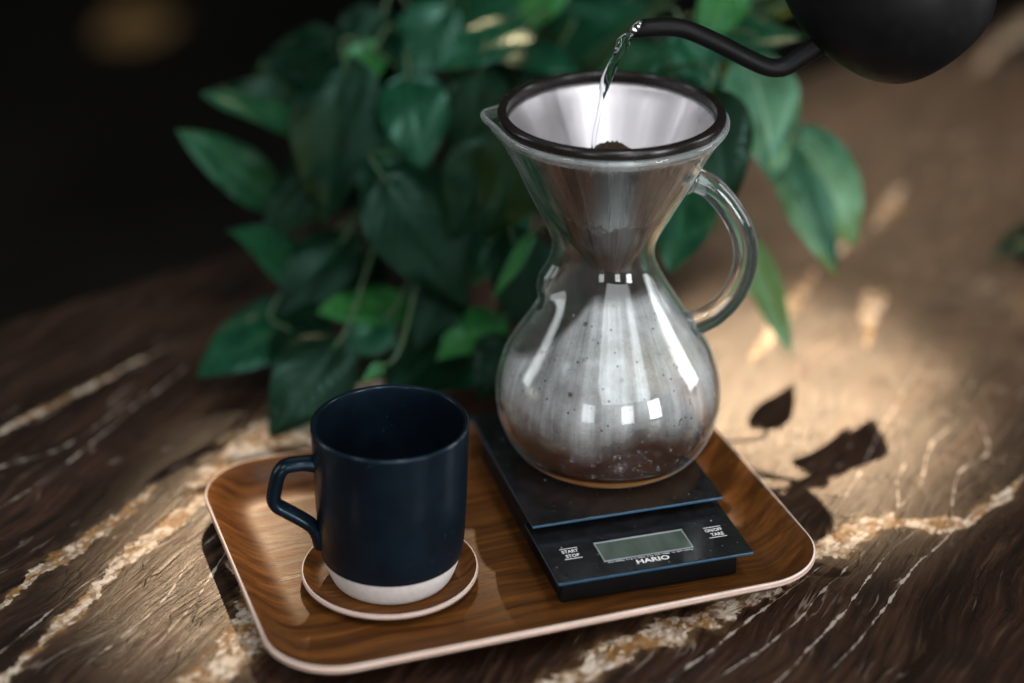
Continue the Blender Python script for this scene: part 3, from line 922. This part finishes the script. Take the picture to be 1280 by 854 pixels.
# ------------------------------------------------------------------ kettle
KB = Vector((0.2240, 0.020, 0.3415))       # centre of the kettle body
kroot = Vector((0.2240, 0.020, 0.2830))
kettle = empty('gooseneck_kettle', kroot)
tag(kettle, 'matte black gooseneck kettle tilted to pour from the upper right', 'kettle')
tilt = Matrix.Rotation(math.radians(-38), 4, 'Y') @ Matrix.Scale(0.95, 4)
off = KB - kroot
def ktr(me):
    me.transform(Matrix.Translation(off) @ tilt)
    return me
kb = interp([(0.0300, -0.0590), (0.0420, -0.0560), (0.0540, -0.0400), (0.0625, -0.0150), (0.0640, 0.0040), (0.0615, 0.0240), (0.0555, 0.0410), (0.0460, 0.0540), (0.0420, 0.0570)], 6)
link('kettle_body', ktr(revolve([(0.012, -0.0590)] + kb + [(0.0395, 0.0570), (0.0395, 0.050), (0.0600, 0.0), (0.040, -0.052)], 96, close_start=True, close_end=True)), kettle, [M['kettle_black']])
link('kettle_lid', ktr(revolve([(0.0392, 0.0566), (0.0392, 0.0590), (0.030, 0.0620), (0.012, 0.0640)], 64, close_start=True, close_end=True)), kettle, [M['kettle_black']])
link('lid_knob', ktr(revolve(interp([(0.005, 0.0636), (0.005, 0.0690), (0.010, 0.0740), (0.010, 0.0790), (0.004, 0.0820)], 4), 32, close_start=True, close_end=True)), kettle, [M['kettle_black']])
link('kettle_handle', ktr(tube(smooth_path([(0.0560, 0, 0.040), (0.080, 0, 0.052), (0.108, 0, 0.048), (0.116, 0, 0.025), (0.110, 0, -0.02), (0.100, 0, -0.045)], 8), 0.0085, 18, (0, 1, 0), 0.7)), kettle, [M['kettle_black']])
sp = [(0.0128, -0.002, 0.3134), (0.0230, -0.002, 0.3146), (0.0310, -0.001, 0.3147), (0.0400, 0.0, 0.3136), (0.0490, 0.0, 0.3106), (0.0638, 0.001, 0.3032), (0.0790, 0.003, 0.2944), (0.0910, 0.005, 0.2880),
      (0.0985, 0.006, 0.2862), (0.1050, 0.007, 0.2875), (0.1163, 0.009, 0.2946), (0.1280, 0.011, 0.3015), (0.1400, 0.014, 0.3085)]
spw = [Vector((AX[0] + x - kroot.x, y - kroot.y, z - kroot.z)) for x, y, z in sp]
path = smooth_path(spw, 6)
def cutring(center, r, n=24):
    out = []
    for k in range(n):
        a = 2 * PI * k / n
        dy, dz = r * math.cos(a), r * math.sin(a)
        out.append(center + Vector((0.85 * dz - 0.22 * dy, dy, dz)))
    return out
SR = 0.0056
def orient(rings, first):
    """roll every ring so that its first point lies nearest the first point of the ring before"""
    out = [first]
    for r in rings:
        n = len(r)
        best = min(((sum((r[(k * s + j) % n] - out[-1][k]).length for k in range(0, n, 4)), s, j) for s in (1, -1) for j in range(n)))
        out.append([r[(k * best[1] + best[2]) % n] for k in range(n)])
    return out
body_r = tube_rings(path, lambda t: SR + 0.0012 * max(0, (t - 0.75) / 0.25), 24, (0, 1, 0))
first = cutring(path[0], SR)
rr = orient(body_r[3:], first)
link('kettle_spout', loft(rr, close_end=True), kettle, [M['kettle_black']])
c0 = cutring(path[0], SR - 0.0009)
ins = orient([[p + (path[0] - path[0]) for p in r] for r in tube_rings(path[3:9], SR - 0.0009, 24, (0, 1, 0))], c0)
link('spout_mouth', loft([first, c0] + ins[1:], close_end=True), kettle, [M['spout_steel']])

# ------------------------------------------------------------------ water
wp = [(0.0130, -0.002, 0.3098), (0.0098, -0.0022, 0.3088), (0.0068, -0.0022, 0.3060), (0.0040, -0.0022, 0.3010), (0.0010, -0.002, 0.2935), (-0.0022, -0.001, 0.2850), (-0.0050, 0.0, 0.2740), (-0.0072, 0.001, 0.2620), (-0.0092, 0.002, 0.2500), (-0.0104, 0.002, 0.2410), (-0.0109, 0.002, 0.2358)]
wroot = Vector((AX[0] - 0.0109, 0.002, 0.2358))
wpath = smooth_path([Vector((AX[0] + x, y, z)) - wroot for x, y, z in wp], 9)
def stream_rings():
    rings = []
    m = len(wpath)
    n = 18
    for i, p in enumerate(wpath):
        t = i / (m - 1)
        tg = (wpath[min(i + 1, m - 1)] - wpath[max(i - 1, 0)]).normalized()
        u = Vector((0, 1, 0)); u = (u - tg * u.dot(tg)).normalized(); v = tg.cross(u)
        r = float(np.interp(t, [0, 0.10, 0.2, 0.45, 0.58, 0.64, 1.0], [0.0018, 0.0028, 0.0033, 0.0030, 0.0025, 0.0015, 0.0011]))
        lob = 0.22 if t < 0.6 else 0.05
        ring = []
        for k in range(n):
            a = 2 * PI * k / n
            q = r * (1 + lob * math.sin(2 * a + i * 0.22) + 0.6 * lob * math.sin(i * 0.31 + a) * math.sin(i * 0.17))
            ring.append(p + q * (math.cos(a) * u + math.sin(a) * v))
        rings.append(ring)
    return rings
ws = link('water_stream', loft(stream_rings(), close_start=True, close_end=True), None, [M['water']])
ws.location = wroot
tag(ws, 'clear twisting stream of water falling from the kettle spout into the filter', 'water')

# ------------------------------------------------------------------ plant
POT = Vector((-0.030, 0.300, 0.0))
plant = empty('potted_pothos', POT)
tag(plant, 'bushy green pothos plant with broad pointed leaves behind mug and carafe', 'plant')
link('pot', revolve([(0.040, 0.0), (0.043, 0.003), (0.054, 0.080), (0.058, 0.082), (0.059, 0.098), (0.0575, 0.100), (0.054, 0.098), (0.053, 0.086)], 48, close_start=True, close_end=True), plant, [M['terracotta']])
link('soil', revolve([(0.0532, 0.085), (0.045, 0.0885), (0.02, 0.090)], 48, close_end=True), plant, [M['soil']])

def leaf_mesh(B, T, nrm, width, curl, wav):
    B, T, n = Vector(B), Vector(T), Vector(nrm).normalized()
    ax = T - B
    L = ax.length
    ax.normalize()
    n = (n - ax * n.dot(ax)).normalized()
    s = n.cross(ax)
    NL, NW = 17, 11
    verts, faces, uvs = [], [], []
    ph = rng.uniform(0, 6.28)
    fold = rng.uniform(0.16, 0.34)
    for i in range(NL):
        t = i / (NL - 1)
        w = (math.sin(PI * min(1, t ** 0.66)) ** 0.80) * (1 - 0.25 * t) * 1.10
        if t > 0.86:
            w = max(w, 0.0)
        w = max(w, 0.06 if i == 0 else 0.0) * width / 2
        bow = curl * L * (4 * t * (1 - t)) * 0.55
        for j in range(NW):
            q = 2 * j / (NW - 1) - 1
            back = -0.10 * L * abs(q) ** 1.5 * (1 - t) ** 5
            up = fold * abs(q) * w + wav * width * 0.06 * math.sin(7 * t + ph + 2.0 * q) * abs(q) ** 2 - 0.20 * w * q * q
            p = B + ax * (t * L + back) + s * (q * w) + n * (bow + up)
            verts.append(p)
            uvs.append((t, 0.5 + 0.5 * q))
    for i in range(NL - 1):
        for j in range(NW - 1):
            a = i * NW + j
            faces.append((a, a + 1, a + NW + 1, a + NW))
    me = mesh_from(verts, faces)
    uv = me.uv_layers.new(name='UVMap')
    for lp in me.loops:
        uv.data[lp.index].uv = uvs[lp.vertex_index]
    return me

LEAVES = [
    (-0.1403, 0.2, 0.0309, -0.2144, 0.13, 0.0162, 0.085, -0.291, 0.953, 0.0612, 0.12, 0.5),
    (-0.0741, 0.19, 0.0395, -0.1335, 0.15, 0.0553, 0.371, -0.19, 0.909, 0.0432, 0.1, 0.9),
    (-0.0856, 0.16, 0.1489, -0.0291, 0.13, 0.0698, 0.221, -0.849, 0.48, 0.0673, 0.12, 0.3),
    (-0.1163, 0.23, 0.2038, -0.1303, 0.18, 0.106, -0.051, -0.886, 0.46, 0.0651, 0.15, 0.3),
    (-0.0712, 0.22, 0.198, -0.0614, 0.18, 0.1453, 0.055, -0.791, 0.609, 0.0487, 0.18, 0.45),
    (-0.175, 0.24, 0.1042, -0.2337, 0.21, 0.1663, 0.675, -0.667, 0.316, 0.0393, 0.1, 0.4),
    (-0.151, 0.23, 0.1595, -0.2163, 0.22, 0.1885, 0.425, -0.269, 0.864, 0.0356, 0.1, 0.6),
    (-0.1364, 0.26, 0.16, -0.2147, 0.25, 0.1808, 0.269, -0.675, 0.687, 0.0378, 0.1, 0.25),
    (-0.1348, 0.22, 0.0437, -0.1988, 0.18, 0.1036, 0.741, -0.259, 0.62, 0.0505, 0.1, 0.5),
    (0.0101, 0.25, 0.2265, -0.0541, 0.21, 0.2076, 0.013, -0.442, 0.897, 0.0396, 0.1, 0.6),
    (-0.1184, 0.12, 0.0464, -0.1587, 0.07, 0.0045, 0.12, -0.692, 0.712, 0.0559, 0.05, 0.15),
    (-0.0156, 0.17, 0.0309, -0.0704, 0.12, 0.0058, 0.121, -0.548, 0.828, 0.0573, 0.12, 0.5),
    (-0.0099, 0.15, 0.0517, -0.0512, 0.12, 0.0345, -0.003, -0.494, 0.869, 0.0363, 0.1, 0.8),
    (-0.0967, 0.26, 0.2073, -0.1411, 0.22, 0.1635, 0.021, -0.749, 0.662, 0.0315, 0.12, 0.9),
    (0.0127, 0.12, 0.1258, -0.0138, 0.11, 0.083, -0.215, -0.913, 0.347, 0.0107, 0.05, 1.0),
    (-0.0862, 0.1, 0.0424, -0.0995, 0.09, 0.0347, 0.066, -0.662, 0.746, 0.0088, 0.05, 1.0),
    (0.0265, 0.14, 0.2008, -0.0212, 0.12, 0.1235, -0.223, -0.901, 0.371, 0.0594, 0.1, 0.2),
    (0.0, 0.14, 0.1145, 0.0269, 0.12, 0.0416, 0.165, -0.934, 0.317, 0.0488, 0.1, 0.15),
    (-0.0466, 0.3, 0.2066, 0.0139, 0.3, 0.2348, -0.371, -0.478, 0.796, 0.0484, 0.1, 0.5),
    (-0.0114, 0.26, 0.2086, 0.0496, 0.24, 0.1966, 0.063, -0.364, 0.929, 0.036, 0.12, 0.7),
    (0.035, 0.3, 0.1943, 0.0998, 0.3, 0.2275, -0.342, -0.661, 0.668, 0.0498, 0.1, 0.6),
    (0.055, 0.17, 0.2063, 0.1058, 0.15, 0.2466, -0.662, -0.389, 0.641, 0.0491, 0.1, 0.6),
    (0.1147, 0.2, 0.2392, 0.139, 0.18, 0.2025, 0.215, -0.79, 0.574, 0.033, 0.1, 0.6),
    (0.156, 0.24, 0.2629, 0.1286, 0.22, 0.2205, -0.25, -0.804, 0.54, 0.0346, 0.1, 0.9),
    (0.133, 0.22, 0.2228, 0.2022, 0.2, 0.2369, -0.293, -0.4, 0.869, 0.0423, 0.1, 0.6),
    (0.1633, 0.21, 0.2158, 0.1807, 0.185, 0.1349, 0.335, -0.878, 0.343, 0.0559, 0.15, 2),
    (0.1931, 0.21, 0.1459, 0.2248, 0.175, 0.071, -0.116, -0.918, 0.38, 0.0345, 0.15, 2),
    (0.1995, 0.22, 0.1563, 0.2412, 0.2, 0.0826, 0.291, -0.869, 0.4, 0.0532, 0.2, 2),
    (0.129, 0.14, 0.2166, 0.1438, 0.12, 0.1476, 0.174, -0.935, 0.308, 0.0501, 0.12, 0.15),
    (0.1194, 0.15, 0.1532, 0.1063, 0.13, 0.0945, -0.149, -0.925, 0.349, 0.0463, 0.1, 0.5),
    (0.1666, 0.195, 0.086, 0.1954, 0.172, 0.0128, -0.158, -0.958, 0.239, 0.0247, 0.08, 2),
    (-0.0464, 0.26, 0.0856, -0.127, 0.24, 0.0506, -0.124, -0.711, 0.692, 0.0626, 0.1, 0.15),
    (-0.0987, 0.25, 0.046, -0.1547, 0.22, 0.0224, 0.036, -0.658, 0.752, 0.0554, 0.1, 0.15),
    (-0.0228, 0.24, 0.1251, -0.0456, 0.22, 0.0599, -0.127, -0.935, 0.331, 0.0631, 0.1, 0.12),
    (-0.07, 0.3, 0.1943, -0.1162, 0.28, 0.146, -0.187, -0.831, 0.523, 0.0551, 0.1, 0.15),
    (0.0, 0.28, 0.1831, -0.046, 0.26, 0.1477, -0.143, -0.77, 0.621, 0.055, 0.1, 0.15),
    (0.0341, 0.26, 0.2086, 0.0, 0.24, 0.1556, -0.162, -0.884, 0.438, 0.052, 0.1, 0.12),
    (0.0815, 0.3, 0.2066, 0.0347, 0.28, 0.1708, -0.155, -0.763, 0.628, 0.0553, 0.1, 0.15),
    (-0.0439, 0.15, 0.0325, -0.0855, 0.1, 0.0135, 0.225, -0.503, 0.835, 0.0532, 0.1, 0.12),
    (0.0, 0.12, 0.0476, -0.0214, 0.1, 0.0165, -0.094, -0.807, 0.584, 0.0434, 0.1, 0.12),
    (0.1069, 0.34, 0.2178, 0.059, 0.32, 0.1934, -0.105, -0.657, 0.746, 0.0593, 0.1, 0.2),
    (-0.0993, 0.28, 0.1148, -0.1692, 0.27, 0.0875, -0.16, -0.721, 0.674, 0.0574, 0.1, 0.15),
    (0.1113, 0.22, 0.1992, 0.1441, 0.2, 0.1536, 0.113, -0.878, 0.466, 0.0456, 0.1, 0.2),
    (0.1824, 0.27, 0.2292, 0.1475, 0.25, 0.1881, -0.214, -0.795, 0.568, 0.0412, 0.1, 0.15),
    (0.0222, 0.2, 0.1476, 0.0664, 0.18, 0.0964, 0.17, -0.859, 0.482, 0.0624, 0.1, 0.12),
    (-0.0237, 0.34, 0.2241, -0.083, 0.33, 0.1962, -0.212, -0.686, 0.696, 0.0616, 0.1, 0.15),
    (0.0333, 0.18, 0.0723, -0.011, 0.16, 0.0456, -0.064, -0.745, 0.664, 0.0515, 0.1, 0.12),
    (0.048, 0.36, 0.2301, 0.0, 0.35, 0.1955, -0.295, -0.727, 0.62, 0.0606, 0.1, 0.15),
    (-0.1545, 0.16, 0.0396, -0.119, 0.12, 0.0178, -0.097, -0.541, 0.836, 0.0444, 0.1, 0.12),
    (0.1503, 0.3, 0.2494, 0.2089, 0.3, 0.225, 0.284, -0.673, 0.683, 0.0616, 0.1, 0.15),
    (-0.0108, 0.16, 0.1757, -0.0431, 0.14, 0.1145, -0.089, -0.932, 0.352, 0.0486, 0.1, 0.3),
    (0.0, 0.17, 0.1365, -0.0273, 0.15, 0.0744, -0.159, -0.917, 0.366, 0.0441, 0.1, 0.4),
    (-0.0438, 0.16, 0.0817, -0.0651, 0.13, 0.0366, 0.036, -0.84, 0.542, 0.0436, 0.1, 0.3),
    (-0.1177, 0.2, 0.0874, -0.1599, 0.16, 0.0456, -0.007, -0.719, 0.695, 0.0461, 0.1, 0.3),
    (-0.1253, 0.24, 0.1312, -0.1749, 0.21, 0.0829, -0.156, -0.759, 0.632, 0.0487, 0.1, 0.3),
    (-0.0671, 0.22, 0.1695, -0.1052, 0.19, 0.122, -0.097, -0.804, 0.586, 0.0484, 0.12, 0.4),
    (-0.0222, 0.22, 0.2051, -0.0333, 0.2, 0.1476, -0.056, -0.94, 0.338, 0.0468, 0.1, 0.3),
    (-0.0918, 0.28, 0.2257, -0.125, 0.25, 0.182, -0.054, -0.804, 0.592, 0.0495, 0.1, 0.3),
    (-0.0458, 0.28, 0.2318, -0.0795, 0.25, 0.182, -0.09, -0.825, 0.558, 0.0493, 0.1, 0.4),
    (-0.1267, 0.28, 0.2014, -0.1837, 0.27, 0.1867, -0.082, -0.647, 0.758, 0.0471, 0.1, 0.3),
    (0.0661, 0.2, 0.1891, 0.1147, 0.18, 0.1676, -0.012, -0.745, 0.667, 0.0521, 0.1, 0.3),
    (0.1004, 0.23, 0.2192, 0.1222, 0.21, 0.1734, 0.106, -0.892, 0.44, 0.0454, 0.1, 0.4),
    (-0.0882, 0.16, 0.0456, -0.1148, 0.14, 0.0255, -0.074, -0.657, 0.75, 0.0352, 0.1, 0.6),
    (0.0057, 0.28, 0.2257, 0.0454, 0.27, 0.2531, -0.571, -0.515, 0.639, 0.0436, 0.1, 0.8),
]


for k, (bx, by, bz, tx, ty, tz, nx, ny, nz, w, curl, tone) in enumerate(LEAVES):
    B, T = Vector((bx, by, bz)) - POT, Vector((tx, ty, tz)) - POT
    mat = M['leaf_shaded'] if tone < 0.35 else M['leaf_mid'] if tone < 0.72 else M['leaf_young'] if tone < 1.5 else M['leaf_sun_sheen']
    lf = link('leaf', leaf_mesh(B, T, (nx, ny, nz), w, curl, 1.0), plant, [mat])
    a = rng.uniform(0, 2 * PI)
    root = Vector((0.028 * math.cos(a), 0.028 * math.sin(a), 0.088))
    ax = (T - B).normalized()
    mid = (B + root) / 2 + Vector((0, 0, 0.25 * (B - root).length * (0.6 if bz > 0.1 else 0.9)))
    pp = smooth_path([root, root + Vector((0, 0, 0.02)) + (B - root) * 0.12, mid, B - ax * 0.018 + Vector((0, 0, 0.004)), B + ax * 0.004], 5)
    link('petiole', tube(pp, lambda t: 0.0017 - 0.0005 * t, 8, (0.3, 0.9, 0.2)), lf, [M['stem']])

# ------------------------------------------------------------------ stray leaf and added warm-spot leaf
def stray(name, B, T, n, w, curl, mat, label):
    B, T = Vector(B), Vector(T)
    o = link(name, leaf_mesh(Vector((0, 0, 0)), T - B, n, w, curl, 1.5), None, [mat])
    o.location = B
    tag(o, label, 'leaf')
    return o
stray('fallen_leaf', (0.452, 0.402, 0.004), (0.372, 0.352, 0.006), (0.15, -0.2, 1), 0.045, 0.18, M['leaf_shaded'], 'dark curled leaf lying on the stone table at the right edge')
stray('warm_spot_leaf', (-0.79, 2.98, -0.742), (-0.65, 3.10, -0.735), (0.1, -0.5, 0.8), 0.09, 0.15, M['warm_spot_leaf'], 'ochre leaf added in place of a warm light spot on the dark floor')  # leaf added to stand for a warm blurred light spot
